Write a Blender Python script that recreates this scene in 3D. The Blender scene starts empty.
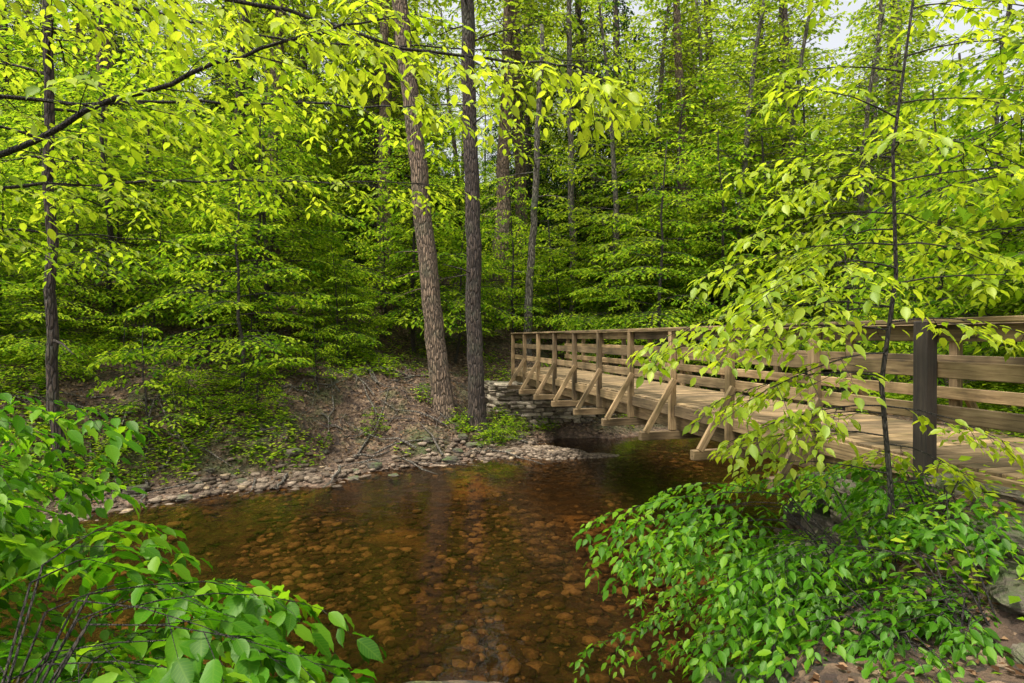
import bpy, bmesh, math, random
import numpy as np
from mathutils import Vector, Matrix
random.seed(7); rng=np.random.default_rng(7)
scene=bpy.context.scene
COL=scene.collection

# ---------------------------------------------------------------- materials
def newmat(name):
    m=bpy.data.materials.new(name); m.use_nodes=True
    nt=m.node_tree; nt.nodes.clear()
    out=nt.nodes.new('ShaderNodeOutputMaterial')
    return m,nt,out
def N(nt,t,**kw):
    n=nt.nodes.new(t)
    for k,v in kw.items():
        if k in n.inputs: n.inputs[k].default_value=v
        else: setattr(n,k,v)
    return n
def ramp(nt,stops,fac=None):
    r=nt.nodes.new('ShaderNodeValToRGB'); e=r.color_ramp.elements
    while len(e)<len(stops): e.new(0.5)
    for i,(p,c) in enumerate(stops):
        e[i].position=p; e[i].color=(*c,1)
    if fac is not None: nt.links.new(fac,r.inputs['Fac'])
    return r
def leaf_mat(name,stops,trans_gain=(1.9,1.8,1.0),veins=0.0,tf=0.5,gloss=0.0):
    m,nt,out=newmat(name); L=nt.links.new
    at=N(nt,'ShaderNodeAttribute',attribute_name='rnd')
    r=ramp(nt,stops,at.outputs['Fac'])
    col=r.outputs['Color']
    if veins:
        uv=N(nt,'ShaderNodeUVMap'); sx=N(nt,'ShaderNodeSeparateXYZ'); L(uv.outputs['UV'],sx.inputs[0])
        a=N(nt,'ShaderNodeMath',operation='SUBTRACT'); L(sx.outputs['Y'],a.inputs[0]); a.inputs[1].default_value=0.5
        b=N(nt,'ShaderNodeMath',operation='ABSOLUTE'); L(a.outputs[0],b.inputs[0])
        c=N(nt,'ShaderNodeMath',operation='MULTIPLY_ADD'); L(b.outputs[0],c.inputs[0]); c.inputs[1].default_value=-0.9; L(sx.outputs['X'],c.inputs[2])
        d=N(nt,'ShaderNodeMath',operation='MULTIPLY'); L(c.outputs[0],d.inputs[0]); d.inputs[1].default_value=60
        s=N(nt,'ShaderNodeMath',operation='SINE'); L(d.outputs[0],s.inputs[0])
        v=ramp(nt,[(0.75,(0,0,0)),(1.0,(1,1,1))],s.outputs[0])
        mr=ramp(nt,[(0.0,(1,1,1)),(0.03,(0,0,0))],b.outputs[0])
        mx=N(nt,'ShaderNodeMath',operation='MAXIMUM'); L(v.outputs[0],mx.inputs[0]); L(mr.outputs[0],mx.inputs[1])
        mul=N(nt,'ShaderNodeMath',operation='MULTIPLY'); L(mx.outputs[0],mul.inputs[0]); mul.inputs[1].default_value=veins
        mix=N(nt,'ShaderNodeMixRGB'); L(mul.outputs[0],mix.inputs[0]); L(col,mix.inputs[1]); mix.inputs[2].default_value=(0.18,0.30,0.02,1)
        col=mix.outputs[0]
    tg=N(nt,'ShaderNodeMixRGB',blend_type='MULTIPLY'); tg.inputs[0].default_value=1
    L(col,tg.inputs[1]); tg.inputs[2].default_value=(*trans_gain,1)
    df=N(nt,'ShaderNodeBsdfDiffuse'); tr=N(nt,'ShaderNodeBsdfTranslucent')
    L(col,df.inputs['Color']); L(tg.outputs[0],tr.inputs['Color'])
    ms=N(nt,'ShaderNodeMixShader'); ms.inputs[0].default_value=tf; L(df.outputs[0],ms.inputs[1]); L(tr.outputs[0],ms.inputs[2])
    last=ms
    if gloss>0:
        gl=N(nt,'ShaderNodeBsdfGlossy'); gl.inputs['Roughness'].default_value=0.45; gl.inputs['Color'].default_value=(0.8,0.9,0.6,1)
        last=N(nt,'ShaderNodeMixShader'); last.inputs[0].default_value=gloss; L(ms.outputs[0],last.inputs[1]); L(gl.outputs[0],last.inputs[2])
    L(last.outputs[0],out.inputs['Surface'])
    return m
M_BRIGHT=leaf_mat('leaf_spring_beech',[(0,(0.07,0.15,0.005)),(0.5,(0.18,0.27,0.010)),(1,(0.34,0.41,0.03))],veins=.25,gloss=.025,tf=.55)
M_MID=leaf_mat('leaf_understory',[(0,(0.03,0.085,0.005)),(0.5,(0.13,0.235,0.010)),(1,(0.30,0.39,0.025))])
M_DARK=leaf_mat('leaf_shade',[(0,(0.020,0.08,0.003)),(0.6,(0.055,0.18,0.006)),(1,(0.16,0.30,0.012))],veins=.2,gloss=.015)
M_HEM=leaf_mat('leaf_hemlock',[(0,(0.012,0.035,0.008)),(1,(0.035,0.08,0.014))],tf=0.2)
M_CANOPY=leaf_mat('leaf_canopy',[(0,(0.06,0.13,0.008)),(1,(0.29,0.37,0.03))])
M_LITTER=leaf_mat('dead_leaf',[(0,(0.035,0.018,0.009)),(0.5,(0.10,0.055,0.027)),(1,(0.26,0.16,0.085))],tf=0.15,trans_gain=(1,1,1))

def bark_mat(name,c1,c2,scale=6,stretch=0.18,moss=0.15):
    m,nt,out=newmat(name); L=nt.links.new
    tc=N(nt,'ShaderNodeTexCoord'); mp=N(nt,'ShaderNodeMapping'); mp.inputs['Scale'].default_value=(1,1,stretch)
    L(tc.outputs['Object'],mp.inputs[0])
    n1=N(nt,'ShaderNodeTexNoise'); n1.inputs['Scale'].default_value=scale*4; n1.inputs['Detail'].default_value=8; n1.inputs['Roughness'].default_value=0.7; L(mp.outputs[0],n1.inputs['Vector'])
    v=N(nt,'ShaderNodeTexVoronoi',feature='DISTANCE_TO_EDGE'); v.inputs['Scale'].default_value=scale*3.2; L(mp.outputs[0],v.inputs['Vector'])
    vr=ramp(nt,[(0,(0,0,0)),(0.22,(1,1,1))],v.outputs['Distance'])
    r=ramp(nt,[(0.3,c1),(0.7,c2)],n1.outputs['Fac'])
    mul=N(nt,'ShaderNodeMixRGB',blend_type='MULTIPLY'); mul.inputs[0].default_value=0.75; L(r.outputs[0],mul.inputs[1]); L(vr.outputs[0],mul.inputs[2])
    n2=N(nt,'ShaderNodeTexNoise'); n2.inputs['Scale'].default_value=1.4; n2.inputs['Detail'].default_value=5; L(tc.outputs['Object'],n2.inputs['Vector'])
    mr=ramp(nt,[(0.52,(0,0,0)),(0.68,(moss*3,)*3)],n2.outputs['Fac'])
    mx=N(nt,'ShaderNodeMixRGB'); L(mr.outputs[0],mx.inputs[0]); L(mul.outputs[0],mx.inputs[1]); mx.inputs[2].default_value=(0.10,0.13,0.07,1)
    bs=N(nt,'ShaderNodeBsdfPrincipled'); bs.inputs['Roughness'].default_value=0.92; L(mx.outputs[0],bs.inputs['Base Color'])
    ad=N(nt,'ShaderNodeMath',operation='ADD'); L(n1.outputs['Fac'],ad.inputs[0]); L(vr.outputs[0],ad.inputs[1])
    bp=N(nt,'ShaderNodeBump'); bp.inputs['Strength'].default_value=1.0; bp.inputs['Distance'].default_value=0.04; L(ad.outputs[0],bp.inputs['Height']); L(bp.outputs[0],bs.inputs['Normal'])
    L(bs.outputs[0],out.inputs['Surface']); return m
M_BARK=bark_mat('bark_brown',(0.09,0.058,0.036),(0.36,0.25,0.16),moss=.1)
M_BARKD=bark_mat('bark_dark',(0.03,0.021,0.015),(0.13,0.09,0.064),moss=.1)
M_TWIG=bark_mat('bark_twig',(0.03,0.024,0.018),(0.09,0.07,0.05),scale=20,moss=0.05)
M_BARKG=bark_mat('bark_grey',(0.08,0.068,0.052),(0.28,0.24,0.185))

def wood_mat(name,c1,c2,dark):
    m,nt,out=newmat(name); L=nt.links.new
    tc=N(nt,'ShaderNodeTexCoord'); oi=N(nt,'ShaderNodeObjectInfo')
    ofs=N(nt,'ShaderNodeVectorMath',operation='ADD'); L(tc.outputs['Object'],ofs.inputs[0])
    cb=N(nt,'ShaderNodeVectorMath',operation='SCALE'); cb.inputs['Scale'].default_value=37.0
    cx=N(nt,'ShaderNodeCombineXYZ'); L(oi.outputs['Random'],cx.inputs[0]); L(oi.outputs['Random'],cx.inputs[1]); L(cx.outputs[0],cb.inputs[0]); L(cb.outputs[0],ofs.inputs[1])
    mp=N(nt,'ShaderNodeMapping'); mp.inputs['Scale'].default_value=(0.9,14,14); L(ofs.outputs[0],mp.inputs[0])
    n1=N(nt,'ShaderNodeTexNoise'); n1.inputs['Scale'].default_value=3; n1.inputs['Detail'].default_value=9; n1.inputs['Roughness'].default_value=0.65; n1.inputs['Distortion'].default_value=0.4; L(mp.outputs[0],n1.inputs['Vector'])
    r=ramp(nt,[(0.28,dark),(0.45,c1),(0.75,c2)],n1.outputs['Fac'])
    n2=N(nt,'ShaderNodeTexNoise'); n2.inputs['Scale'].default_value=2.3; n2.inputs['Detail'].default_value=6; L(ofs.outputs[0],n2.inputs['Vector'])
    r2=ramp(nt,[(0.35,(0.30,0.31,0.21)),(0.62,(1,1,1))],n2.outputs['Fac'])
    mul=N(nt,'ShaderNodeMixRGB',blend_type='MULTIPLY'); mul.inputs[0].default_value=0.9; L(r.outputs[0],mul.inputs[1]); L(r2.outputs[0],mul.inputs[2])
    hs=N(nt,'ShaderNodeHueSaturation'); L(mul.outputs[0],hs.inputs['Color'])
    mr=N(nt,'ShaderNodeMapRange'); mr.inputs['To Min'].default_value=0.5; mr.inputs['To Max'].default_value=1.15; L(oi.outputs['Random'],mr.inputs[0]); L(mr.outputs[0],hs.inputs['Value'])
    bs=N(nt,'ShaderNodeBsdfPrincipled'); bs.inputs['Roughness'].default_value=0.8; L(hs.outputs[0],bs.inputs['Base Color'])
    bp=N(nt,'ShaderNodeBump'); bp.inputs['Strength'].default_value=0.5; bp.inputs['Distance'].default_value=0.008; L(n1.outputs['Fac'],bp.inputs['Height']); L(bp.outputs[0],bs.inputs['Normal'])
    L(bs.outputs[0],out.inputs['Surface']); return m
M_WOOD=wood_mat('weathered_wood',(0.24,0.155,0.07),(0.46,0.33,0.165),(0.055,0.038,0.02))
M_WOODD=wood_mat('dark_wood',(0.045,0.033,0.025),(0.09,0.067,0.05),(0.018,0.014,0.012))

def stone_mat(name,stops,scale=3,moss=0.5,layer=3):
    m,nt,out=newmat(name); L=nt.links.new
    tc=N(nt,'ShaderNodeTexCoord'); ge=N(nt,'ShaderNodeNewGeometry'); at=N(nt,'ShaderNodeAttribute',attribute_name='rnd')
    n1=N(nt,'ShaderNodeTexNoise'); n1.inputs['Scale'].default_value=scale*3; n1.inputs['Detail'].default_value=10; n1.inputs['Roughness'].default_value=0.7; L(tc.outputs['Object'],n1.inputs['Vector'])
    mp=N(nt,'ShaderNodeMapping'); mp.inputs['Scale'].default_value=(1,1,layer*3); L(tc.outputs['Object'],mp.inputs[0])
    n3=N(nt,'ShaderNodeTexNoise'); n3.inputs['Scale'].default_value=scale; n3.inputs['Detail'].default_value=6; L(mp.outputs[0],n3.inputs['Vector'])
    ad=N(nt,'ShaderNodeMath',operation='MULTIPLY_ADD'); L(at.outputs['Fac'],ad.inputs[0]); ad.inputs[1].default_value=0.6; L(n1.outputs['Fac'],ad.inputs[2])
    sb=N(nt,'ShaderNodeMath',operation='SUBTRACT'); L(ad.outputs[0],sb.inputs[0]); sb.inputs[1].default_value=0.3
    r=ramp(nt,stops,sb.outputs[0])
    n2=N(nt,'ShaderNodeTexNoise'); n2.inputs['Scale'].default_value=scale*1.6; n2.inputs['Detail'].default_value=9; n2.inputs['Roughness'].default_value=.7; L(tc.outputs['Object'],n2.inputs['Vector'])
    sx=N(nt,'ShaderNodeSeparateXYZ'); L(ge.outputs['Normal'],sx.inputs[0])
    ml=N(nt,'ShaderNodeMath',operation='MULTIPLY_ADD'); L(sx.outputs['Z'],ml.inputs[0]); ml.inputs[1].default_value=0.12; L(n2.outputs['Fac'],ml.inputs[2])
    mr=ramp(nt,[(0.54,(0,0,0)),(0.68,(moss,)*3)],ml.outputs[0])
    mx=N(nt,'ShaderNodeMixRGB'); L(mr.outputs[0],mx.inputs[0]); L(r.outputs[0],mx.inputs[1]); mx.inputs[2].default_value=(0.05,0.085,0.012,1)
    bs=N(nt,'ShaderNodeBsdfPrincipled'); bs.inputs['Roughness'].default_value=0.85; L(mx.outputs[0],bs.inputs['Base Color'])
    a2=N(nt,'ShaderNodeMath',operation='ADD'); L(n1.outputs['Fac'],a2.inputs[0]); L(n3.outputs['Fac'],a2.inputs[1])
    bp=N(nt,'ShaderNodeBump'); bp.inputs['Strength'].default_value=1.0; bp.inputs['Distance'].default_value=0.05; L(a2.outputs[0],bp.inputs['Height']); L(bp.outputs[0],bs.inputs['Normal'])
    L(bs.outputs[0],out.inputs['Surface']); return m
M_STONE=stone_mat('sandstone_wall',[(0.2,(0.08,0.063,0.045)),(0.5,(0.25,0.20,0.14)),(0.85,(0.44,0.37,0.27))],moss=0.35)
M_ROCK=stone_mat('creek_rock',[(0.2,(0.025,0.02,0.015)),(0.5,(0.085,0.068,0.048)),(0.85,(0.20,0.165,0.115))],moss=0.7,scale=4)
M_GRAV=stone_mat('gravel',[(0.1,(0.06,0.043,0.027)),(0.5,(0.14,0.10,0.065)),(0.85,(0.30,0.23,0.16))],moss=0.0,scale=6)
M_PEB=stone_mat('pebble',[(0.1,(0.03,0.02,0.011)),(0.5,(0.12,0.082,0.045)),(0.85,(0.46,0.34,0.20))],moss=0.0,scale=6)

def ground_mat():
    m,nt,out=newmat('forest_floor'); L=nt.links.new
    tc=N(nt,'ShaderNodeTexCoord'); P=tc.outputs['Object']
    v=N(nt,'ShaderNodeTexVoronoi'); v.inputs['Scale'].default_value=13; v.inputs['Randomness'].default_value=1
    nd=N(nt,'ShaderNodeTexNoise'); nd.inputs['Scale'].default_value=9; nd.inputs['Detail'].default_value=6; L(P,nd.inputs['Vector'])
    mxv=N(nt,'ShaderNodeMixRGB'); mxv.inputs[0].default_value=0.12; L(P,mxv.inputs[1]); L(nd.outputs['Color'],mxv.inputs[2]); L(mxv.outputs[0],v.inputs['Vector'])
    bw=N(nt,'ShaderNodeSeparateColor'); L(v.outputs['Color'],bw.inputs[0])
    lit=ramp(nt,[(0,(0.025,0.014,0.008)),(0.5,(0.065,0.038,0.02)),(0.85,(0.12,0.075,0.04)),(1,(0.20,0.135,0.08))],bw.outputs[0])
    ng=N(nt,'ShaderNodeTexNoise'); ng.inputs['Scale'].default_value=0.7; ng.inputs['Detail'].default_value=9; ng.inputs['Roughness'].default_value=0.7; L(P,ng.inputs['Vector'])
    gr=ramp(nt,[(0.50,(0,0,0)),(0.62,(0.7,)*3)],ng.outputs['Fac'])
    g2=N(nt,'ShaderNodeTexNoise'); g2.inputs['Scale'].default_value=30; g2.inputs['Detail'].default_value=4; L(P,g2.inputs['Vector'])
    gc=ramp(nt,[(0.3,(0.02,0.03,0.006)),(0.7,(0.06,0.09,0.012))],g2.outputs['Fac'])
    m1=N(nt,'ShaderNodeMixRGB'); L(gr.outputs[0],m1.inputs[0]); L(lit.outputs[0],m1.inputs[1]); L(gc.outputs[0],m1.inputs[2])
    sx=N(nt,'ShaderNodeSeparateXYZ'); L(P,sx.inputs[0])
    zj=N(nt,'ShaderNodeMath',operation='MULTIPLY_ADD'); L(ng.outputs['Fac'],zj.inputs[0]); zj.inputs[1].default_value=0.7; L(sx.outputs['Z'],zj.inputs[2])
    zr=N(nt,'ShaderNodeMapRange'); L(zj.outputs[0],zr.inputs[0]); zr.inputs['From Min'].default_value=0.44; zr.inputs['From Max'].default_value=0.62
    mud=ramp(nt,[(0.25,(0.035,0.022,0.013)),(0.5,(0.09,0.056,0.034)),(0.75,(0.22,0.14,0.088))],nd.outputs['Fac'])
    m2=N(nt,'ShaderNodeMixRGB'); L(zr.outputs[0],m2.inputs[0]); L(mud.outputs[0],m2.inputs[1]); L(m1.outputs[0],m2.inputs[2])
    v2=N(nt,'ShaderNodeTexVoronoi'); v2.inputs['Scale'].default_value=7; L(mxv.outputs[0],v2.inputs['Vector'])
    s2=N(nt,'ShaderNodeSeparateColor'); L(v2.outputs['Color'],s2.inputs[0])
    bed=ramp(nt,[(0,(0.02,0.013,0.007)),(0.6,(0.055,0.037,0.02)),(1,(0.11,0.075,0.04))],s2.outputs[0])
    sand=N(nt,'ShaderNodeTexNoise'); sand.inputs['Scale'].default_value=0.55; sand.inputs['Detail'].default_value=4; L(P,sand.inputs['Vector'])
    sr=ramp(nt,[(0.56,(0,0,0)),(0.66,(1,1,1))],sand.outputs['Fac'])
    bm=N(nt,'ShaderNodeMixRGB'); L(sr.outputs[0],bm.inputs[0]); L(bed.outputs[0],bm.inputs[1]); bm.inputs[2].default_value=(0.29,0.185,0.085,1)
    zb=N(nt,'ShaderNodeMapRange'); L(sx.outputs['Z'],zb.inputs[0]); zb.inputs['From Min'].default_value=-0.06; zb.inputs['From Max'].default_value=0.03
    m3=N(nt,'ShaderNodeMixRGB'); L(zb.outputs[0],m3.inputs[0]); L(bm.outputs[0],m3.inputs[1]); L(m2.outputs[0],m3.inputs[2])
    bs=N(nt,'ShaderNodeBsdfPrincipled'); bs.inputs['Roughness'].default_value=0.9; L(m3.outputs[0],bs.inputs['Base Color'])
    a=N(nt,'ShaderNodeMath',operation='ADD'); L(v.outputs['Distance'],a.inputs[0]); L(nd.outputs['Fac'],a.inputs[1])
    bp=N(nt,'ShaderNodeBump'); bp.inputs['Strength'].default_value=1.0; bp.inputs['Distance'].default_value=0.08; L(a.outputs[0],bp.inputs['Height']); L(bp.outputs[0],bs.inputs['Normal'])
    L(bs.outputs[0],out.inputs['Surface']); return m
M_GROUND=ground_mat()
def water_mat():
    m,nt,out=newmat('tannin_water'); L=nt.links.new
    tc=N(nt,'ShaderNodeTexCoord')
    n=N(nt,'ShaderNodeTexNoise'); n.inputs['Scale'].default_value=2.6; n.inputs['Detail'].default_value=5; n.inputs['Roughness'].default_value=0.55; L(tc.outputs['Object'],n.inputs['Vector'])
    bp=N(nt,'ShaderNodeBump'); bp.inputs['Strength'].default_value=0.35; bp.inputs['Distance'].default_value=0.05; L(n.outputs['Fac'],bp.inputs['Height'])
    fr=N(nt,'ShaderNodeFresnel'); fr.inputs['IOR'].default_value=1.34; L(bp.outputs[0],fr.inputs['Normal'])
    tr=N(nt,'ShaderNodeBsdfTransparent'); tr.inputs['Color'].default_value=(0.56,0.42,0.24,1)
    df=N(nt,'ShaderNodeBsdfDiffuse'); df.inputs['Color'].default_value=(0.018,0.011,0.005,1)
    mt=N(nt,'ShaderNodeMixShader'); mt.inputs[0].default_value=.1; L(tr.outputs[0],mt.inputs[1]); L(df.outputs[0],mt.inputs[2])
    gl=N(nt,'ShaderNodeBsdfGlossy'); gl.inputs['Roughness'].default_value=0.05; L(bp.outputs[0],gl.inputs['Normal']); gl.inputs['Color'].default_value=(1,1,1,1)
    ms=N(nt,'ShaderNodeMixShader'); L(fr.outputs[0],ms.inputs[0]); L(mt.outputs[0],ms.inputs[1]); L(gl.outputs[0],ms.inputs[2])
    L(ms.outputs[0],out.inputs['Surface']); return m
M_WATER=water_mat()

# ---------------------------------------------------------------- mesh builder
def template(kind):
    if kind=='far':
        V=[(0,0,0),(.48,-.29,.05),(1,0,-.1),(.42,.29,.05)]; F=[(0,1,2,3)]; UV=[(0,.5),(.5,0),(1,.5),(.5,1)]
    else:
        ts=[.1,.25,.42,.6,.76,.89]; ws=[.12,.21,.25,.22,.15,.065]
        V=[(0,0,0)]
        for i,(t,w) in enumerate(zip(ts,ws)):
            z=-.2*t*t; rp=.02*(-1)**i
            V+= [(t,-w,z+.06+rp),(t,0,z),(t,w,z+.06-rp)]
        V.append((1.04,0,-.26)); F=[(0,1,2),(0,2,3)]
        for i in range(5):
            a=1+3*i; F+=[(a,a+3,a+4,a+1),(a+1,a+4,a+5,a+2)]
        a=16; F+=[(a,19,a+1),(a+1,19,a+2)]
        UV=[(v[0],.5+v[1]) for v in V]
    return np.array(V,float),F,np.array(UV,float)
TPL={k:template(k) for k in('far','near')}

class Builder:
    def __init__(s): s.blocks=[]; s.nv=0; s.leaves=[]
    def add(s,V,F,mat,rnd=0.5,uv=None):
        V=np.asarray(V,float); n=len(V)
        loops=np.fromiter((i for f in F for i in f),dtype=np.int64)+s.nv
        sizes=np.array([len(f) for f in F])
        s.blocks.append((V,loops,sizes,np.full(len(F),mat),np.full(n,rnd,float) if np.isscalar(rnd) else rnd,np.zeros((n,2)) if uv is None else uv))
        s.nv+=n
    def tube(s,P,R,sides=5,mat=0,rough=0,flare=0):
        P=[Vector(p) for p in P]; V=[];n=len(P)
        ref=Vector((0.31,0.93,0.2)).normalized()
        ph=[random.random()*6 for _ in range(6)]
        for i,p in enumerate(P):
            d=(P[min(i+1,n-1)]-P[max(i-1,0)]).normalized()
            r_=ref if abs(d.dot(ref))<.95 else Vector((1,0,0))
            x=d.cross(r_).normalized(); y=d.cross(x)
            for k in range(sides):
                a=2*math.pi*k/sides; rr=R[i]
                if rough: rr*=1+rough*(math.sin(3*a+ph[0]+i*.21)+.7*math.sin(5*a+ph[1]-i*.13)+.5*math.sin(9*a+ph[2]+i*.4)+random.uniform(-.5,.5))
                if flare: rr*=1+flare*math.exp(-i*1.1)*(1+.5*math.sin(4*a+ph[3]))
                V.append(p+(x*math.cos(a)+y*math.sin(a))*rr)
        F=[]
        for i in range(n-1):
            for k in range(sides):
                a=i*sides+k;b=i*sides+(k+1)%sides
                F.append((a,b,b+sides,a+sides))
        F.append(tuple(range((n-1)*sides,n*sides)))
        s.add(V,F,mat,.5)
    def leaf(s,p,d,n,size,rnd): s.leaves.append((p.x,p.y,p.z,d.x,d.y,d.z,n.x,n.y,n.z,size,rnd))
    def bake(s,kind,mat):
        if not s.leaves: return
        A=np.array(s.leaves); s.leaves=[]
        TV,TF,TU=TPL[kind]
        P=A[:,0:3];D=A[:,3:6];U=A[:,6:9]
        D=D/np.linalg.norm(D,axis=1)[:,None]; Y=np.cross(U,D); Y/=np.linalg.norm(Y,axis=1)[:,None]+1e-9; Z=np.cross(D,Y)
        sc=A[:,9][:,None,None]
        V=P[:,None,:]+sc*(TV[None,:,0:1]*D[:,None,:]+TV[None,:,1:2]*Y[:,None,:]+TV[None,:,2:3]*Z[:,None,:])
        n=len(A);k=len(TV)
        fl=np.array([i for f in TF for i in f]); sz=np.array([len(f) for f in TF])
        loops=(fl[None,:]+(np.arange(n)*k)[:,None]).ravel()+s.nv
        s.blocks.append((V.reshape(-1,3),loops,np.tile(sz,n),np.full(n*len(TF),mat),np.repeat(A[:,10],k),np.tile(TU,(n,1))))
        s.nv+=n*k
    def mesh(s,name,mats,smooth=False):
        me=bpy.data.meshes.new(name)
        V=np.concatenate([b[0] for b in s.blocks]);L_=np.concatenate([b[1] for b in s.blocks]);S=np.concatenate([b[2] for b in s.blocks])
        Mi=np.concatenate([b[3] for b in s.blocks]);R=np.concatenate([b[4] for b in s.blocks]);U=np.concatenate([b[5] for b in s.blocks])
        me.vertices.add(len(V)); me.vertices.foreach_set('co',V.astype(np.float32).ravel())
        me.loops.add(len(L_)); me.loops.foreach_set('vertex_index',L_.astype(np.int32))
        me.polygons.add(len(S)); me.polygons.foreach_set('loop_start',np.concatenate([[0],np.cumsum(S)[:-1]]).astype(np.int32))
        me.polygons.foreach_set('material_index',Mi.astype(np.int32))
        me.polygons.foreach_set('use_smooth',np.full(len(S),bool(smooth)))
        a=me.attributes.new('rnd','FLOAT','POINT'); a.data.foreach_set('value',R.astype(np.float32))
        uv=me.uv_layers.new(name='UVMap'); uv.data.foreach_set('uv',U[L_].astype(np.float32).ravel())
        for m in mats: me.materials.append(m)
        me.update(calc_edges=True); me.validate()
        return me
def obj(name,me,loc=(0,0,0),rot=(0,0,0),sc=1,parent=None):
    o=bpy.data.objects.new(name,me); o.location=loc; o.rotation_euler=rot
    o.scale=(sc,)*3 if np.isscalar(sc) else sc
    COL.objects.link(o)
    if parent: o.parent=parent
    return o
def empty(name,loc=(0,0,0)):
    o=bpy.data.objects.new(name,None); o.location=loc; COL.objects.link(o); return o
R=random.uniform
def rv(a=1): return Vector((R(-a,a),R(-a,a),R(-a,a)))
UP=Vector((0,0,1))

def spray(b,p,d,L,ls,level,r0,up=UP,droop=0.12,sp=0.2,tone=(0.2,0.9),lsp=0.62,wood=0,jit=.45):
    """twig with alternate side twigs lying in a plane; leaves along the finest twigs"""
    n=max(2,int(L/0.18)) if L<2.5 else 8; pts=[p.copy()]; d=d.normalized(); dd=d.copy()
    for i in range(n):
        dd=(dd+Vector((0,0,-droop/n*1.5))+rv(.07)).normalized()
        pts.append(pts[-1]+dd*(L/n))
    if r0>0.0012: b.tube(pts,[r0*(1-.8*i/n) for i in range(n+1)],4 if r0<.012 else 6,wood)
    def at(t):
        f=t*n;i=min(int(f),n-1);return pts[i].lerp(pts[i+1],f-i),(pts[i+1]-pts[i]).normalized()
    side=random.choice((-1,1))
    if level>0:
        k=max(2,int(L/sp)); 
        for j in range(k):
            t=.12+.84*(j+R(0,.7))/k
            q,e=at(min(t,.98)); side=-side
            s_=e.cross(up).normalized()*side
            cd=(e*R(.55,.9)+s_*R(.6,.95)+up*R(-.05,.12)).normalized()
            cl=L*R(.38,.62)*(1.05-t*.75)
            if cl<ls*1.2: cl=ls*1.2
            spray(b,q,cd,cl,ls,level-1,r0*.5,(up+rv(.15)).normalized(),droop*.9,sp,tone,lsp,wood,jit)
    t0=0.08 if level==0 else 0.5
    nl=max(2,int(L*(1-t0)/(ls*lsp)))
    tn=R(*tone)
    for j in range(nl+1):
        t=t0+(1-t0)*j/nl; q,e=at(min(t,.999)); side=-side
        s_=e.cross(up).normalized()*side
        if j==nl: ld=e+rv(.2)
        else: ld=e*R(.4,.8)+s_*R(.7,1)
        ld=ld+Vector((0,0,-R(-.02,.32)))
        nn=(up+rv(jit)).normalized()
        b.leaf(q+s_*ls*.08,ld.normalized(),nn,ls*R(.6,1.18),min(1,max(0,tn+R(-.2,.2))))

def sapling(H,nb,Lmax,ls,kind,lmat,name,z0=.12,sp=.2,lean=.1,tone=(.0,1.),level=2,barkmat=None,rt=.035):
    b=Builder(); n=10; pts=[];x=y=0
    for i in range(n+1):
        pts.append(Vector((x,y,H*i/n-.15))); x+=R(-.06,.06)*H/5+lean*H/n*R(0,1); y+=R(-.06,.06)*H/5
    b.tube(pts,[rt*(1-.85*i/n)*H/4+.004 for i in range(n+1)],7,0)
    for j in range(nb):
        t=z0+(1-z0)*(j+R(0,1))/nb
        f=min(t,.999)*n;i=int(f);q=pts[i].lerp(pts[i+1],f-i)
        a=j*2.4+R(-.5,.5)
        prof=(min(1,(t-z0)/.25+.45))*(1.08-t)**.6
        L=Lmax*prof*R(.65,1.15)
        d=Vector((math.cos(a),math.sin(a),R(.05,.4)))
        spray(b,q,d,L,ls,level,.009*L/1.5*rt/.035,droop=R(.15,.5),sp=sp,tone=tone)
    b.bake(kind,1)
    return b.mesh(name,[barkmat or M_TWIG,lmat],smooth=(kind=='near'))

# ---------------------------------------------------------------- terrain
FAR=np.array([(-120,-18),(-40,0),(-24,4.5),(-16,6),(-11,7.2),(-8.2,8.0),(-6.9,9.3),(-5.6,10.8),(-3.8,11.9),(-1.9,13.0),(-.3,14.2),(.5,15.8),(.9,16.9),(3.0,17.2),(6,18.2),(10,20.5),(16,24.5),(40,36),(120,60)],float)
NEAR=np.array([(-120,-30),(-40,-8),(-16,0.5),(-10,1.8),(-6,2.8),(-3.5,3.6),(-1.5,3.5),(.5,3.7),(1.7,4.5),(2.6,5.6),(3.5,7.2),(4.3,9.2),(5.9,11.6),(9,13.8),(14,16.5),(24,21),(42,28),(120,48)],float)
def seg_dist(x,y,P):
    best=np.full(x.shape,1e9); sgn=np.zeros(x.shape)
    for (ax,ay),(bx,by) in zip(P[:-1],P[1:]):
        dx,dy=bx-ax,by-ay; t=np.clip(((x-ax)*dx+(y-ay)*dy)/(dx*dx+dy*dy),0,1)
        qx,qy=x-(ax+t*dx),y-(ay+t*dy); d=np.hypot(qx,qy)
        c=dx*(y-ay)-dy*(x-ax); m=d<best-1e-9
        best=np.where(m,d,best); sgn=np.where(m,np.sign(c),sgn)
    return best,sgn
_g=rng.random((256,256))
def vnoise(x,y,s):
    x=np.asarray(x)/s+100.3;y=np.asarray(y)/s+57.7
    i=np.floor(x).astype(int);j=np.floor(y).astype(int);u=x-i;v=y-j
    u=u*u*(3-2*u);v=v*v*(3-2*v)
    g=lambda a,b:_g[a%256,b%256]
    return (g(i,j)*(1-u)+g(i+1,j)*u)*(1-v)+(g(i,j+1)*(1-u)+g(i+1,j+1)*u)*v-.5
def ss(a,b,t): t=np.clip((t-a)/(b-a),0,1); return t*t*(3-2*t)
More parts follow.
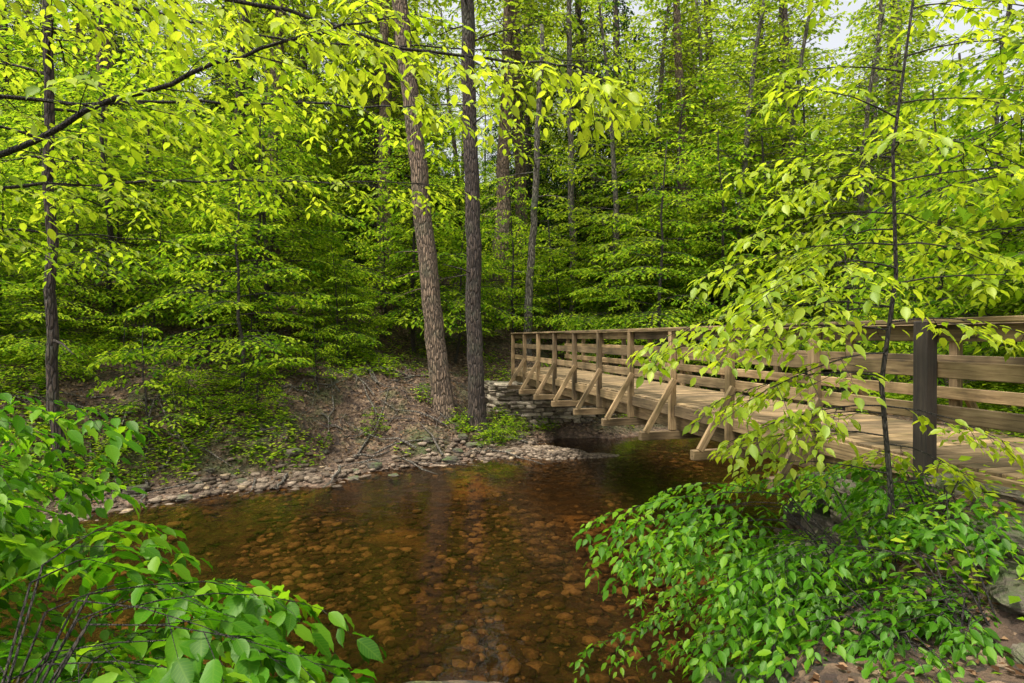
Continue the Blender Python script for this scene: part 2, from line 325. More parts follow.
def height(x,y):
    x=np.asarray(x,float);y=np.asarray(y,float)
    wx=x+1.2*vnoise(x,y,1.6)+.6*vnoise(x+9,y,.6); wy=y+1.2*vnoise(x,y+31,1.6)+.6*vnoise(x,y+77,.6)
    df,sf=seg_dist(wx,wy,FAR); dn,sn=seg_dist(wx,wy,NEAR)
    isfar=sf>0; isnear=sn<0
    n=.5*vnoise(x,y,3)+.25*vnoise(x,y,1.1)+.18*vnoise(x,y,.45)+.09*vnoise(x,y,.2)
    zf=.05*np.minimum(df/.2,1)+.14*np.minimum(df,1.2)+1.15*ss(.5,3.6,df)+.36*np.clip(df-3,0,6)+.46*np.clip(df-9,0,38)+.2*np.clip(df-47,0,300)
    zf=zf+n*np.clip(df/1.6,0.16,1)+2.2*vnoise(x,y,11)*ss(5,16,df)
    pl=1.35+.45*ss(1.6,3.6,x)
    zn=.04+pl*ss(-.05,1.5,dn)+n*.45*np.clip(dn/1.5,.05,1)+.1*np.clip(dn-6,0,300)+1.5*vnoise(x,y,9)*ss(5,14,dn)
    dw=np.minimum(df,dn)
    zb=-.04-.34*ss(0,1.6,dw)+.16*vnoise(x,y,1.6)*ss(.1,.6,dw)+.05*vnoise(x,y,.35)
    zb=zb+.44*np.exp(-(((x-1.9)/1.8)**2+((y-14.4)/.8)**2))
    z=np.where(isfar,np.maximum(zf,.02),np.where(isnear,np.maximum(zn,.03),zb))
    w=np.exp(-(((x-.9)/1.7)**2+((y-19.9)/1.9)**2)); z=z*(1-w)+1.95*w*np.where(isfar,1,0)+z*w*np.where(isfar,0,1)
    return z
def hz(x,y): return float(height(np.array([x]),np.array([y]))[0])
u=np.linspace(-1,1,460); a_=4.6
gx=130*np.sinh(a_*u)/math.sinh(a_); gy=9+140*np.sinh(a_*u)/math.sinh(a_)
X,Y=np.meshgrid(gx,gy); Z=height(X.ravel(),Y.ravel())
V=np.stack([X.ravel(),Y.ravel(),Z],1); nx=len(gx)
i,j=np.meshgrid(np.arange(nx-1),np.arange(nx-1)); q=(j*nx+i).ravel()
lp=np.stack([q,q+1,q+nx+1,q+nx],1).ravel()
b=Builder(); b.blocks.append((V,lp,np.full(len(q),4),np.zeros(len(q)),np.zeros(len(V)),np.zeros((len(V),2))))
obj('ground',b.mesh('ground',[M_GROUND],smooth=True))
b=Builder(); b.add([(-70,-20,0),(70,-20,0),(70,50,0),(-70,50,0)],[(0,1,2,3)],0)
obj('creek_water',b.mesh('creek_water',[M_WATER]))

# ---------------------------------------------------------------- rocks
def ico(sub):
    bm=bmesh.new(); bmesh.ops.create_icosphere(bm,subdivisions=sub,radius=1)
    V=np.array([v.co[:] for v in bm.verts]);F=[tuple(v.index for v in f.verts) for f in bm.faces]; bm.free(); return V,F
def cubev(cuts):
    bm=bmesh.new(); bmesh.ops.create_cube(bm,size=2); bmesh.ops.subdivide_edges(bm,edges=bm.edges[:],cuts=cuts,use_grid_fill=True)
    V=np.array([v.co[:] for v in bm.verts]);F=[tuple(v.index for v in f.verts) for f in bm.faces]; bm.free(); return V,F
I1=ico(1);C2=cubev(2);C6=cubev(11)
def n3(V,s,o): return vnoise(V[:,0]+V[:,2]*.7+o,V[:,1]-V[:,2]*.6+o*1.7,s)
def rotz(V,a,tilt=0,ta=0):
    M=(Matrix.Rotation(a,3,'Z')@Matrix.Rotation(tilt,3,Vector((math.cos(ta),math.sin(ta),0)))); return V@np.array(M).T
def stone(b,c,size,yaw,base,rough=.12,power=5,tilt=0,rnd=None,mat=0):
    V,F=base; V=V.copy()
    nrm=(np.abs(V)**power).sum(1)**(1/power); V=V/nrm[:,None]
    o=R(0,90); V=V*(1+rough*2*n3(V,.8,o)[:,None]+rough*n3(V,.33,o+5)[:,None])
    V=V*np.array(size)[None]/2
    V=rotz(V,yaw,tilt,R(0,6))+np.array(c)[None]
    b.add(V,F,mat,R(0,1) if rnd is None else rnd)
b=Builder(); cnt=0
while cnt<7600:
    if cnt<5000: x=R(-5,4.5);y=R(3.2,11)
    else: x=R(-9,5);y=R(7,17)
    z=hz(x,y)
    if z>.2 or z<-.6: continue
    if vnoise(np.array([x]),np.array([y]),1.5)[0]<-.1 and R(0,1)<.85: continue
    s=.035+.16*R(0,1)**3
    stone(b,(x,y,z+s*.1),(s*R(.9,1.6),s*R(.8,1.1),s*R(.3,.5)),R(0,6),I1,.25,3.5)
    cnt+=1
obj('creek_pebbles',b.mesh('creek_pebbles',[M_PEB],smooth=True))
b=Builder()
for k in range(2400):
    x=1.9+random.gauss(0,1.1);y=14.4+random.gauss(0,.5);z=hz(x,y)
    s=R(.03,.11); stone(b,(x,y,z+s*.15),(s*1.3,s,s*.6),R(0,6),I1,.2,3,rnd=R(.0,1))
for k in range(1500):
    x=R(-10,.6); y=float(np.interp(x,FAR[:,0],FAR[:,1]))+random.gauss(.3,.5); z=hz(x,y)
    if z<-.1 or z>.5: continue
    s=.03+.16*R(0,1)**3; stone(b,(x,y,z+s*.1),(s*1.4,s,s*.55),R(0,6),I1,.25,3.5,rnd=R(0,1))
obj('gravel_bar',b.mesh('gravel_bar',[M_GRAV],smooth=True))
def boulder(name,c,size,yaw,tilt=0,base=None,rough=.12,parent=None,power=6):
    b=Builder(); stone(b,(0,0,0),size,0,base or C6,rough,power,tilt=tilt,rnd=R(.2,.8)); me=b.mesh(name,[M_ROCK],smooth=False)
    return obj(name,me,c,(0,0,yaw),parent=parent)
ledge=[(3.6,3.9,1.55,1.2,1.0,.3,.2),(2.35,3.4,.95,1.0,.8,.35,.9),(2.9,4.4,1.0,1.2,.8,.4,.4),
(2.6,4.9,.45,1.0,.7,.5,1.1),(3.3,5.5,.7,1.3,.8,.5,.9),(3.6,6.4,.35,1.0,.8,.55,.5),(4.2,7.2,.5,1.2,.8,.5,1.2),(3.9,6.0,1.1,1.3,1.0,.35,.3),(4.7,8.6,.3,1.1,.7,.5,.8),(1.9,4.1,.25,.9,.7,.4,.3),(2.05,3.2,.75,.8,.6,.4,1.5)]
led=empty('rock_ledge')
for (x,y,z,sx,sy,sz,a) in ledge: boulder('ledge_slab',(x,y,z),(sx,sy,sz),a,tilt=R(-.12,.12),rough=.16,parent=led)
for (x,y,z,sx,sy,sz,a) in((2.95,2.75,1.22,1.5,.9,.24,.9),(3.0,2.95,1.45,1.3,.85,.2,1.1),(3.1,3.05,1.64,1.1,.8,.17,.95),(3.35,3.3,1.80,1.1,.8,.16,.2),(2.7,2.25,1.2,1.1,.8,.3,1.0),(3.9,4.3,1.80,1.2,.9,.3,.6)):
    boulder('ledge_slab',(x,y,z),(sx,sy,sz),a,tilt=R(-.08,.08),rough=.13,parent=led,power=9)
br=empty('bank_rocks')
for k in range(26):
    x=R(-9,.5); y=float(np.interp(x,FAR[:,0],FAR[:,1]))+R(-.3,1.6); s=R(.1,.3)
    boulder('bank_rock',(x,y,max(hz(x,y),-.05)+s*.02),(s*1.4,s,s*.6),R(0,6),base=C2,rough=.25,parent=br,power=4)
hr=empty('hillside_rocks')
for k in range(16):
    x=R(3,16); y=R(21,32); s=R(.6,1.8); boulder('hillside_rock',(x,y,hz(x,y)+s*.1),(s*1.4,s,s*.8),R(0,6),parent=hr)

# ---------------------------------------------------------------- bridge
F0=Vector((.16,17.9,0)); U_=Vector((.241,-.9705,0)).normalized(); W_=Vector((.9705,.241,0)).normalized(); SP=1.39
DZ=2.05
bridge=empty('wooden_footbridge')
_box={}
def beam(name,p0,p1,w,h,mat=M_WOOD,up=UP,bev=.006,parent=None):
    p0=Vector(p0);p1=Vector(p1); L=(p1-p0).length
    key=(round(L,3),w,h,mat.name)
    if key not in _box:
        bm=bmesh.new(); bmesh.ops.create_cube(bm,size=1)
        for v in bm.verts: v.co=Vector((v.co.x*L,v.co.y*w,v.co.z*h))
        bmesh.ops.bevel(bm,geom=bm.edges[:],offset=bev,segments=1,affect='EDGES')
        me=bpy.data.meshes.new('timber'); bm.to_mesh(me); bm.free(); me.materials.append(mat); _box[key]=me
    x=(p1-p0).normalized(); y=up.cross(x)
    if y.length<.01: y=W_.copy()
    y.normalize(); z=x.cross(y)
    M=Matrix((x,y,z)).transposed().to_4x4(); M.translation=(p0+p1)/2
    o=bpy.data.objects.new(name,_box[key]); COL.objects.link(o); o.matrix_world=M; o.parent=parent or bridge
    return o
def bp(k,w,z): return F0+U_*(SP*k)+W_*w+Vector((0,0,z))
KN=11.6; WD=1.55
for w in(.06,WD/2,WD-.06): beam('stringer',bp(-.25,w,DZ-.26),bp(KN,w,DZ-.26),.14,.34)
nP=int((KN+.4)*SP/.155)
for i in range(nP):
    k=-.3+i*.155/SP
    beam('deck_plank',bp(k,-.09-R(0,.015),DZ-.045+R(-.003,.003)),bp(k,WD+.09,DZ-.045),.143,.045)
for side,w0,sg in(('left',-.0,-1),('right',WD,1)):
    for k in range(0,12):
        big=(k==10 and sg<0)
        kk=9.86 if k==10 else k
        wp=w0+sg*.135
        if big: beam('end_post',bp(kk,wp-.02,.9),bp(kk,wp-.02,3.13),.11,.12,M_WOODD)
        else: beam('post',bp(kk,wp,DZ-.42),bp(kk,wp,3.1),.09,.09)
        if k<10 and k>0:
            beam('outrigger',bp(kk,w0-sg*.5,DZ-.49),bp(kk,w0+sg*.66,DZ-.49),.09,.12)
            beam('brace',bp(kk+.075,w0+sg*.62,DZ-.42),bp(kk+.075,wp+sg*.02,DZ+.34),.045,.09)
    for a0,a1 in((-.05,3),(3,6),(6,8.0),(8.0,9.86),(9.86,KN)):
        j=.004
        beam('cap_rail',bp(a0+j,w0+sg*.115,3.13),bp(a1-j,w0+sg*.115,3.13),.15,.04)
        beam('top_rail',bp(a0+j,w0+sg*.065,3.035),bp(a1-j,w0+sg*.065,3.035),.04,.13)
        beam('mid_rail',bp(a0+j,w0+sg*.065,2.745),bp(a1-j,w0+sg*.065,2.745),.04,.13)
        beam('lower_rail',bp(a0+j,w0+sg*.065,2.40),bp(a1-j,w0+sg*.065,2.40),.04,.13)
        beam('kick_board',bp(a0+j,w0+sg*.115,DZ-.13),bp(a1-j,w0+sg*.115,DZ-.13),.035,.16)
def abut(name,kf,w_lo,w_hi,zlo,zhi,depth,sgn,wing,mat):
    par=Builder()
    z=zlo
    while z<zhi:
        h=R(.07,.17); w=w_lo-R(0,.2)
        while w<w_hi:
            l=R(.2,.7); c=bp(kf,w+l/2,z+h/2)+U_*R(-.08,.08)*sgn
            stone(par,c,(l*.98,R(.35,.5),h*.97),math.atan2(W_.y,W_.x)+R(-.08,.08),C2,.13,8)
            w+=l
        d=.2
        while d<depth:
            l=R(.25,.6); c=bp(kf,w_lo,z+h/2)-U_*(d+l/2)*sgn+W_*(R(-.05,.05)-wing*d)
            stone(par,c,(R(.35,.5),l*.98,h*.97),math.atan2(W_.y,W_.x)+R(-.06,.06),C2,.13,8); d+=l
        z+=h
    cube=np.array([(a,b_,c) for a in(-1,1) for b_ in(-1,1) for c in(-1,1)],float)
    M=np.array([[W_.x,W_.y,0],[U_.x*-1,-U_.y,0],[0,0,1]])
    C=np.array(bp(kf,(w_lo+w_hi)/2,(zlo+zhi)/2-.06)-U_*(depth/2+.1)*sgn)
    Vc=(cube*np.array([(w_hi-w_lo)/2-.05,depth/2,(zhi-zlo)/2]))@M+C
    par.add(Vc,[(0,1,3,2),(4,6,7,5),(0,4,5,1),(2,3,7,6),(0,2,6,4),(1,5,7,3)],0,.1)
    obj(name,par.mesh(name,[mat]))
abut('stone_abutment',.55,-.75,2.5,-.35,1.62,1.6,1,.25,M_STONE)
abut('stone_abutment',9.1,-.1,1.9,-.2,1.58,1.5,-1,0,M_ROCK)

# ---------------------------------------------------------------- trees
def trunk_pts(x,y,z,tx,ty,H,n,wob=.08):
    P=[];ox=oy=0
    for i in range(n+1):
        t=i/n; P.append(Vector((x+tx*t+ox,y+ty*t+oy,z+H*t))); ox+=R(-wob,wob); oy+=R(-wob,wob)
    return P
def main_tree(name,x,y,tx,H,r0,r1,mat,crown0,nb=16,Lb=3.2,leafm=None,stubs=3):
    z=hz(x,y)-.25; n=40; b=Builder()
    P=trunk_pts(0,0,0,tx,0,H,n,.035)
    b.tube(P,[r0+(r1-r0)*i/n for i in range(n+1)],20,0,rough=.03,flare=.55)
    for j in range(nb):
        t=crown0+(1-crown0)*(j+R(0,1))/nb; i=min(int(t*n),n-1)
        a=j*2.4+R(-.4,.4)
        spray(b,P[i],Vector((math.cos(a),math.sin(a),R(.1,.6))),Lb*R(.6,1.1)*(1.15-.5*t),.15,2,.03,droop=.25,sp=.35,lsp=.7)
    for j in range(stubs):
        i=int(n*R(.2,.5)); a=R(0,6.3); d=Vector((math.cos(a),math.sin(a),R(-.1,.3)))
        b.tube([P[i],P[i]+d*R(.3,.8),P[i]+d*R(.9,1.5)+Vector((0,0,-.1))],[.03,.018,.006],5,0)
    b.bake('far',1)
    return obj(name,b.mesh(name,[mat,leafm or M_CANOPY],smooth=True),(x,y,z))
main_tree('oak_tree',-1.94,16,-1.9,19,.29,.17,M_BARK,.62)
main_tree('maple_tree',-.95,15.7,-.35,18,.23,.15,M_BARKD,.6)
main_tree('leaning_tree',.55,22,.6,13,.17,.08,M_BARKG,.5,nb=12,Lb=2.4)
main_tree('slender_tree',-8.35,10.5,-.3,12,.10,.06,M_BARKD,.45,nb=14,Lb=2.2,stubs=1)
main_tree('birch_tree',2.8,26,-.3,19,.17,.1,M_BARKG,.5)

def tall(name,H,r0,crown0,nb,Lb,ls,lm,bm_,asc=.3,level=2,sp=.45,tone=(.0,1.),lsp=.6,cone=False):
    b=Builder(); n=14; P=trunk_pts(0,0,-.4,R(-1,1),R(-1,1),H,n,.12)
    b.tube(P,[r0*(1-.75*i/n) for i in range(n+1)],10,0,rough=.03,flare=.4)
    for j in range(nb):
        t=crown0+(1-crown0)*(j+R(0,1))/nb; f=min(t,.999)*n;i=int(f);q=P[i].lerp(P[i+1],f-i)
        a=j*2.4+R(-.4,.4)
        prof=(1.05-t)/(1.05-crown0) if cone else min(1,(t-crown0)*3+.5)*(1.2-t)
        spray(b,q,Vector((math.cos(a),math.sin(a),R(asc-.2,asc+.3))),Lb*prof*R(.7,1.1),ls,level,.022,droop=.3 if not cone else .5,sp=sp,tone=tone,lsp=lsp,jit=.55)
    b.bake('far',1)
    return b.mesh(name,[bm_,lm],smooth=False)
T_A=[tall('broadleaf',21,.30,.24,62,5.2,.25,M_CANOPY,M_BARKD),tall('broadleaf',18,.2,.14,64,4.6,.23,M_CANOPY,M_BARKG),tall('broadleaf',23,.36,.40,58,5.6,.26,M_CANOPY,M_BARK)]
T_H=[tall('hemlock',20,.28,.12,90,4.2,.19,M_HEM,M_BARKD,asc=0,sp=.3,cone=True,lsp=.5)]
S_M=[sapling(5.0,32,2.6,.12,'far',M_MID,'sapling_a',sp=.19),sapling(4.0,30,2.3,.11,'far',M_MID,'sapling_b',z0=.06,sp=.18),sapling(6.5,38,3.0,.125,'far',M_MID,'sapling_c',sp=.21),sapling(2.2,18,1.6,.095,'far',M_MID,'sapling_d',z0=.08,sp=.17)]

forest=empty('background_forest')
def clear(x,y):
    df,sf=seg_dist(np.array([x]),np.array([y]),FAR); return df[0] if sf[0]>0 else -df[0]
placed=[]
cnt=0;tries=0
while cnt<112 and tries<8000:
    tries+=1
    y=R(22,90);x=R(-.95,1.0)*y*1.08
    if clear(x,y)<5: continue
    if abs(x+1)<3.0 and y<25: continue
    r=2.6+y*.033
    if any((a-x)**2+(c-y)**2<r*r for a,c in placed): continue
    placed.append((x,y))
    h=random.random()<(.25 if y>28 else .08)
    me=T_H[0] if h else random.choice(T_A)
    obj('hemlock_tree' if h else 'broadleaf_tree',me,(x,y,hz(x,y)),(R(-.06,.06),R(-.06,.06),R(0,6.3)),R(.75,1.15),parent=forest); cnt+=1
for (x,y,m,s) in((-10.6,25,T_A[2],1.1),(-.6,27,T_A[2],1.1),(.5,29.5,T_A[2],1.0),(-5.4,24,T_A[2],.95),(-6.4,27,T_A[0],.95),(8.6,27,T_A[2],1),(1.2,33,T_H[0],1),(4.0,29,T_H[0],.95),(6.0,33,T_H[0],1.1),(11,25,T_A[1],1.0),(14,30,T_A[0],1.1),(18,27,T_A[1],1.1),(13,22.5,T_A[1],.9),(21,32,T_A[0],1.1),(9.5,36,T_H[0],1.1),(-14,30,T_H[0],1),(-8.5,34,T_H[0],1.1),(-18,25,T_A[2],1),
    (8.8,23.5,T_A[1],1.0),(10.5,29,T_A[1],1.15),(15.5,24.5,T_A[1],1.1),(12.5,34,T_A[0],1.2),(18,37,T_A[0],1.2),(24,38,T_A[0],1.2),(6.8,28,T_A[1],1.1),(21,26,T_A[1],1.2),(8,40,T_A[0],1.2),(14.5,41,T_A[0],1.2)):
    obj('broadleaf_tree' if m is not T_H[0] else 'hemlock_tree',m,(x,y,hz(x,y)),(R(-.05,.05),R(-.05,.05),R(0,6)),s,parent=forest)
under=empty('understory_saplings')
cnt=0;tries=0;pl=[]
while cnt<190 and tries<12000:
    tries+=1
    y=R(10,44)if R(0,1)<.7 else R(10,24);x=R(-1,1)*y*1.05
    c=clear(x,y)
    if c<1.8: continue
    if x<1.4 and x>-12 and c<5.5 and R(0,1)<.8: continue
    if -5.0<x<1.4 and y<18.4: continue
    if abs(x-.9)<1.8 and y<21.5: continue
    if (x/y>-.90 and x/y<-.72 and y<14): continue
    if any((a-x)**2+(d-y)**2<1.6**2 for a,d in pl): continue
    pl.append((x,y)); me=random.choice(S_M[:3] if y>16 else [S_M[1],S_M[0],S_M[3]])
    s=R(.7,1.2)*(1 if y<21 else 1.35)
    obj('beech_sapling',me,(x,y,hz(x,y)),(R(-.1,.1),R(-.1,.1),R(0,6.3)),s,parent=under); cnt+=1
for (x,y,m,s) in((-13,11.5,2,1.4),(-11.5,16.5,2,1.6),(-7.5,17.5,2,1.4),(-17,13,2,1.7),(-3.6,21,2,1.4),(5.2,20.5,2,1.4),(8.2,22,2,1.6),(7.5,25,2,2.0),(10.5,23,2,1.9),(13,24.5,2,2.1),(16,27,2,2.2),(3.8,22.5,1,1.4),
    (-6.0,13.4,3,.7),(-5.3,15.4,3,.9),(-7.2,12.6,3,.6),(-6.9,15.2,1,.8),(-5.1,17.6,1,.8),(-.2,15.3,3,.35),(-.5,14.9,3,.4),(-3.5,14.4,3,.35),(.1,15.9,3,.35),(-9.8,12.0,1,.8)):
    obj('beech_sapling',S_M[m],(x,y,hz(x,y)),(0,0,R(0,6.3)),s,parent=under)
for k in range(70):
    x=R(5.5,20);y=R(4.5,17)
    d,s=seg_dist(np.array([x]),np.array([y]),NEAR)
    if s[0]>0 or d[0]<.8: continue
    if abs((x-.16)*W_.x+(y-17.9)*W_.y-.8)<2.2: continue
    obj('beech_sapling',random.choice(S_M),(x,y,hz(x,y)),(0,0,R(0,6.3)),R(.8,1.6),parent=under)
for (x,y,s) in((10,10,.7),(14,12,.9),(17,8,.9)):
    obj('broadleaf_tree',T_A[1],(x,y,hz(x,y)),(0,0,R(0,6)),s,parent=forest)

# ---------------------------------------------------------------- undergrowth, litter, sticks
b=Builder(); cnt=0
ys=rng.uniform(1,36,56000)*1.0; ys[:26000]=rng.uniform(8,20,26000); xs=rng.uniform(-1,1,56000)*(4+ys*.95); hs=height(xs,ys); pn=vnoise(xs,ys,1.7)+.5*vnoise(xs,ys,.6)
for x,y,z,p in zip(xs,ys,hs,pn):
    if z<.16 or p<-.03: continue
    bank=(-4.2<x<-1.0 and 13.5<y<18)
    if bank and p<.14: continue
    if abs(x)<1.9 and y<5: continue
    if x>2.6 and y<3.2: continue
    if abs(x-.9)<1.0 and 17<y<22: continue
    cnt+=1; c=Vector((x,y,z)); hh=R(.06,.42); tn=R(.0,1.); k=random.randint(4,8); ls=R(.06,.13)*(1 if y>8 else .7)
    for j in range(k):
        a=R(0,6.3); d=Vector((math.cos(a),math.sin(a),R(-.2,.5)))
        b.leaf(c+Vector((R(-.14,.14),R(-.14,.14),hh*R(.2,1))),d,(UP+rv(.4)),ls*R(.7,1.2),min(1,max(0,tn+R(-.15,.15))))
b.bake('far',0); obj('undergrowth',b.mesh('undergrowth',[M_MID]))
b=Builder()
xs=np.concatenate([rng.uniform(-11,6,26000),rng.uniform(1.2,7,7000)]); ys=np.concatenate([rng.uniform(9,22,26000),rng.uniform(1.5,9,7000)]); hs=height(xs,ys)
for x,y,z in zip(xs,ys,hs):
    if z<.05 or (z<.25 and R(0,1)<.7): continue
    a=R(0,6.3); b.leaf(Vector((x,y,z+R(.005,.03))),Vector((math.cos(a),math.sin(a),R(-.3,.3))),UP+rv(.5),R(.05,.10)*(1 if y>8 else .65),R(0,1)**1.4)
b.bake('far',0); obj('leaf_litter',b.mesh('leaf_litter',[M_LITTER]))
b=Builder()
for k in range(190):
    x=R(-9,1.5);y=R(9,19);z=hz(x,y)
    if z<.02: continue
    a=R(0,6.3);L=R(.4,2.2);P=[]
    for i in range(5):
        px,py=x+math.cos(a)*L*i/4+R(-.05,.05),y+math.sin(a)*L*i/4+R(-.05,.05); P.append((px,py,max(hz(px,py),0)+.03+R(0,.1)))
    r=R(.008,.035); b.tube(P,[r,r*.9,r*.7,r*.5,r*.3],5,0)
obj('fallen_branches',b.mesh('fallen_branches',[M_BARKG],smooth=True))

# ---------------------------------------------------------------- foreground plants
def limb(b,P,r0,r1,ls,Lside,sp,tone,kind_level=1,droop=.3,t0=.1,up=UP,twsp=.17,down=0):
    P=[Vector(p) for p in P]
    Q=[];E=[P[0]*2-P[1]]+P+[P[-1]*2-P[-2]]
    for i in range(1,len(E)-2):
        for s in range(6):
            t=s/6;a,b_,c,d=E[i-1],E[i],E[i+1],E[i+2]
            Q.append(.5*((2*b_)+(c-a)*t+(2*a-5*b_+4*c-d)*t*t+(3*b_-a-3*c+d)*t**3)+rv(.018))
    Q.append(P[-1]); n=len(Q)-1
    b.tube(Q,[r0+(r1-r0)*i/n for i in range(n+1)],7,0)
    tot=sum((Q[i+1]-Q[i]).length for i in range(n)); k=int(tot/sp); side=1
    for j in range(k+1):
        t=t0+(1-t0)*(j+R(0,.5))/(k+.5); f=min(t,.999)*n;i=int(f);q=Q[i].lerp(Q[i+1],f-i); e=(Q[i+1]-Q[i]).normalized(); side=-side
        s_=e.cross(up).normalized()*side
        d=e*R(.4,.9)+s_*R(.5,1)+Vector((0,0,R(-.3,.15)-down))
        spray(b,q,d,Lside*R(.6,1.1)*(1.1-.5*t),ls,kind_level,.004,(up+rv(.15)).normalized(),droop,twsp,tone,.6)
    spray(b,Q[-1],e,Lside*.6,ls,kind_level,.004,up,droop,twsp,tone,.6)

bx,by=-5.0,2.4; bz=hz(bx,by)
b=Builder()
TP=[Vector((bx+.15*i*.3,by+.03*i,bz-.2+i*.8)) for i in range(12)]
b.tube(TP,[.17-.011*i for i in range(12)],14,0,rough=.03,flare=.4)
T=lambda z:TP[min(11,max(0,int((z-bz+.2)/.8)))]
tb=(.35,1.0)
limb(b,[T(4.2),(-3.3,3.2,3.95),(-2.3,3.3,4.38),(-1.5,3.4,4.72),(-.8,3.5,4.95)],.024,.006,.09,.85,.19,tb)
limb(b,[T(5.2),(-3.0,3.5,5.3),(-1.6,3.6,5.1),(-.7,3.6,4.83),(.3,3.6,4.72),(.55,3.6,4.65)],.018,.004,.098,.75,.16,(.7,1.0),down=.2)
limb(b,[T(4.8),(-3.6,4.0,4.7),(-2.5,4.6,4.9),(-1.2,5.2,5.1),(-.2,5.4,5.2)],.018,.005,.09,1.1,.21,tb,down=.1)
limb(b,[T(3.6),(-4.0,4.0,4.0),(-3.4,5.0,4.35),(-2.3,5.8,4.6),(-1.0,6.3,4.7)],.018,.005,.085,1.1,.24,tb)
limb(b,[T(5.5),(-4.2,4.0,5.6),(-3.4,5.0,5.9),(-2.2,6.0,6.1),(-.5,6.5,6.3),(.8,6.6,6.2)],.02,.005,.09,1.3,.24,tb,down=.15)
limb(b,[T(3.4),(-4.4,3.8,3.6),(-4.2,4.8,3.9),(-3.6,6.0,4.0)],.018,.005,.085,1.0,.24,(.2,.8))
limb(b,[T(6.4),(-3.5,3.0,6.0),(-2.2,3.6,5.6),(-1.3,4.0,5.5)],.022,.005,.09,1.1,.2,tb)
b.bake('near',1); obj('overhanging_beech_tree',b.mesh('overhanging_beech_tree',[M_TWIG,M_BRIGHT],smooth=True))

b=Builder(); x0,y0=2.45,3.75; z0=hz(x0,y0)
st=[(x0,y0,z0-.1),(x0+.05,y0,2.0),(x0-.02,y0,2.7),(x0+.05,y0-.05,3.4),(x0+.0,y0-.1,4.2),(x0+.12,y0-.1,5.2),(x0+.2,y0,6.0)]
b.tube([Vector(p)+Vector((R(-.015,.015),0,0)) for p in st],[.019,.017,.015,.013,.010,.008,.005],8,0)
def from_stem(z): 
    for a,c in zip(st[:-1],st[1:]):
        if a[2]<=z<=c[2]: return Vector(a).lerp(Vector(c),(z-a[2])/(c[2]-a[2]))
    return Vector(st[-1])
tr=(.45,1.0)
for (z,ang,L,ri) in((2.35,175,1.1,.2),(2.55,195,1.2,.12),(2.75,160,1.2,.2),(2.9,205,1.4,.1),(3.05,172,1.6,.15),(3.2,185,1.8,.14),(3.3,150,1.1,.3),(3.45,198,1.5,.18),(3.6,178,1.3,.22),(3.8,165,1.0,.28),(4.0,200,1.0,.3),(4.15,175,1.0,.35),(4.4,190,.9,.4),(4.7,160,.8,.5),
    (2.3,10,.8,.05),(2.55,-20,.8,.1),(3.1,-5,1.0,.3),(3.35,-15,1.1,.25),(3.6,15,1.2,.25),(3.8,40,1.1,.3),(4.0,-15,1.2,.3),(4.25,5,1.1,.3),(4.5,20,1.1,.35),(4.8,0,1.0,.4),(3.2,90,1.0,.25),(3.7,100,1.0,.3),(4.2,80,1.0,.3),(4.2,250,.7,.3),(5.2,180,.8,.5),(5.1,30,.9,.5),(2.5,120,.9,.1),(2.1,150,1.0,.2),(2.2,60,.9,.1)):
    a=math.radians(ang); d=Vector((math.cos(a),math.sin(a),ri)); spray(b,from_stem(z),d,L,.084,2,.006,droop=.42,sp=.16,tone=tr,lsp=.66)
b.bake('near',1); obj('slender_beech_sapling',b.mesh('slender_beech_sapling',[M_TWIG,M_BRIGHT],smooth=True))

def shrub(name,x,y,dirs,ls,mat,tone,kind='near',sp=.15,base=0):
    b=Builder(); z=hz(x,y)
    for (ang,L,ri,hh) in dirs:
        a=math.radians(ang); d=Vector((math.cos(a),math.sin(a),0)); hh+=base
        p=Vector((x+R(-.12,.12),y+R(-.12,.12),z-.05)); m=p+d*L*.15+Vector((0,0,hh*.6)); t=p+d*L*.3+Vector((0,0,hh))
        b.tube([p,m,t],[.006,.005,.004],5,0)
        spray(b,t,d+Vector((0,0,ri)),L*.8,ls,2,.0035,droop=.4,sp=sp,tone=tone)
        for s_ in(-.7,.7):
            spray(b,m,Vector((math.cos(a+s_),math.sin(a+s_),ri)),L*.5,ls,1,.0028,droop=.4,sp=sp,tone=tone)
            spray(b,p.lerp(m,.5),Vector((math.cos(a+s_*2),math.sin(a+s_*2),.3)),L*.32,ls,1,.0028,droop=.4,sp=sp,tone=tone)
    b.bake(kind,1); return obj(name,b.mesh(name,[M_TWIG,mat],smooth=(kind=='near')))
def ring(n,a0,a1,L0,L1,h0,h1): return [(R(a0,a1),R(L0,L1),R(0,.25),R(h0,h1)) for _ in range(n)]
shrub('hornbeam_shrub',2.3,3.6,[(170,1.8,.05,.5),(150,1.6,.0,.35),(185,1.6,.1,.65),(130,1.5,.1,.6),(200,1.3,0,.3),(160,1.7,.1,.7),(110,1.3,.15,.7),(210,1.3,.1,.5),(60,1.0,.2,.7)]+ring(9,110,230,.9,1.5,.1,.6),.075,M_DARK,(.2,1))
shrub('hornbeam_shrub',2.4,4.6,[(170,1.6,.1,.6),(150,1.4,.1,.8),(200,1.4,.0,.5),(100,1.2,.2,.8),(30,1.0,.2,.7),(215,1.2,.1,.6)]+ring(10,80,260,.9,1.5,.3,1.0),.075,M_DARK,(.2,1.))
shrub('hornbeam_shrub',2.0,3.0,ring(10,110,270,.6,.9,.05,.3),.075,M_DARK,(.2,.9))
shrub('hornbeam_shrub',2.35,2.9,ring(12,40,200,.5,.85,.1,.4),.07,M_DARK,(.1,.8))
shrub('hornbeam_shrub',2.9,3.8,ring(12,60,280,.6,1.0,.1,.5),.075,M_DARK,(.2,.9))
shrub('hornbeam_shrub',3.3,4.5,ring(12,0,360,.7,1.1,.1,.6),.075,M_DARK,(.3,1))
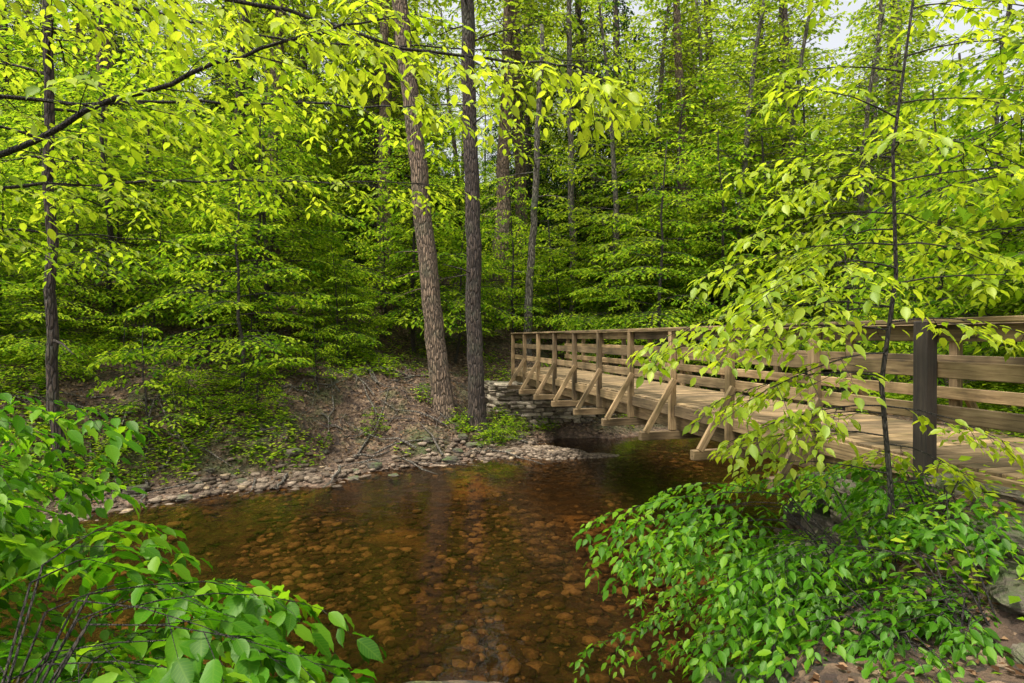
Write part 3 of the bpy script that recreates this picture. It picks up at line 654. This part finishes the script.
shrub('hornbeam_shrub',3.8,5.4,ring(10,0,360,.7,1.1,.1,.5),.08,M_DARK,(.3,1))
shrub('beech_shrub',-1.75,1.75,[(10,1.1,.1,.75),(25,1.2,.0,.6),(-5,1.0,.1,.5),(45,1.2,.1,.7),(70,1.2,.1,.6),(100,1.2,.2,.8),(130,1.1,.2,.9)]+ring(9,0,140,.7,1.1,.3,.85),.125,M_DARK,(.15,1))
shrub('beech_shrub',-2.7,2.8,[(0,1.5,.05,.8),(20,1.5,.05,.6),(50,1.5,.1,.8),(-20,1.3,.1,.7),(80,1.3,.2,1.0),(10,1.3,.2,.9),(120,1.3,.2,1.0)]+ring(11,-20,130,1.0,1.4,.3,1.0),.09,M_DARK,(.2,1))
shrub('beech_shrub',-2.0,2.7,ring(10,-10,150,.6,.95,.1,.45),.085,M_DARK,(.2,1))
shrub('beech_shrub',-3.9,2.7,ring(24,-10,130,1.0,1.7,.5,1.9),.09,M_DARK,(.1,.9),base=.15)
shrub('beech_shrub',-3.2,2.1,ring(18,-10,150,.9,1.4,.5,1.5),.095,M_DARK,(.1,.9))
for (x,y,s,r) in((-7.2,2.4,.9,1),(-5.8,1.9,.8,2),(-9.5,2.0,1,3),(-12,2.5,1,4),(-8.2,1.6,1,5)):
    obj('beech_sapling',S_M[1],(x,y,hz(x,y)),(0,0,r),s,parent=under)

# ---------------------------------------------------------------- light, world, camera
S=Vector((-.26,-.26,.90)).normalized()
el=math.asin(S.z); az=math.atan2(S.x,S.y)
w=bpy.data.worlds.new('World'); scene.world=w; w.use_nodes=True; nt=w.node_tree
bg=nt.nodes['Background']; sky=nt.nodes.new('ShaderNodeTexSky'); sky.sky_type='NISHITA'; sky.sun_disc=False
sky.sun_elevation=el; sky.sun_rotation=az; sky.dust_density=6; sky.air_density=1.0
hs=nt.nodes.new('ShaderNodeHueSaturation'); hs.inputs['Saturation'].default_value=.2; hs.inputs['Value'].default_value=2.2
nt.links.new(sky.outputs[0],hs.inputs['Color']); nt.links.new(hs.outputs[0],bg.inputs[0]); bg.inputs[1].default_value=.15
sd=bpy.data.lights.new('sun','SUN'); sd.energy=5; sd.angle=math.radians(6); sd.color=(1,.94,.82)
so=bpy.data.objects.new('sun',sd); COL.objects.link(so); so.rotation_euler=S.to_track_quat('Z','Y').to_euler()
cd=bpy.data.cameras.new('camera'); co=bpy.data.objects.new('camera',cd); COL.objects.link(co)
co.location=(0,0,3.0); co.rotation_euler=(math.radians(89.6),0,0); cd.lens=20; cd.sensor_width=36; cd.clip_end=600; cd.clip_start=.05
scene.camera=co
scene.view_settings.view_transform='Standard'; scene.view_settings.look='None'; scene.view_settings.exposure=0
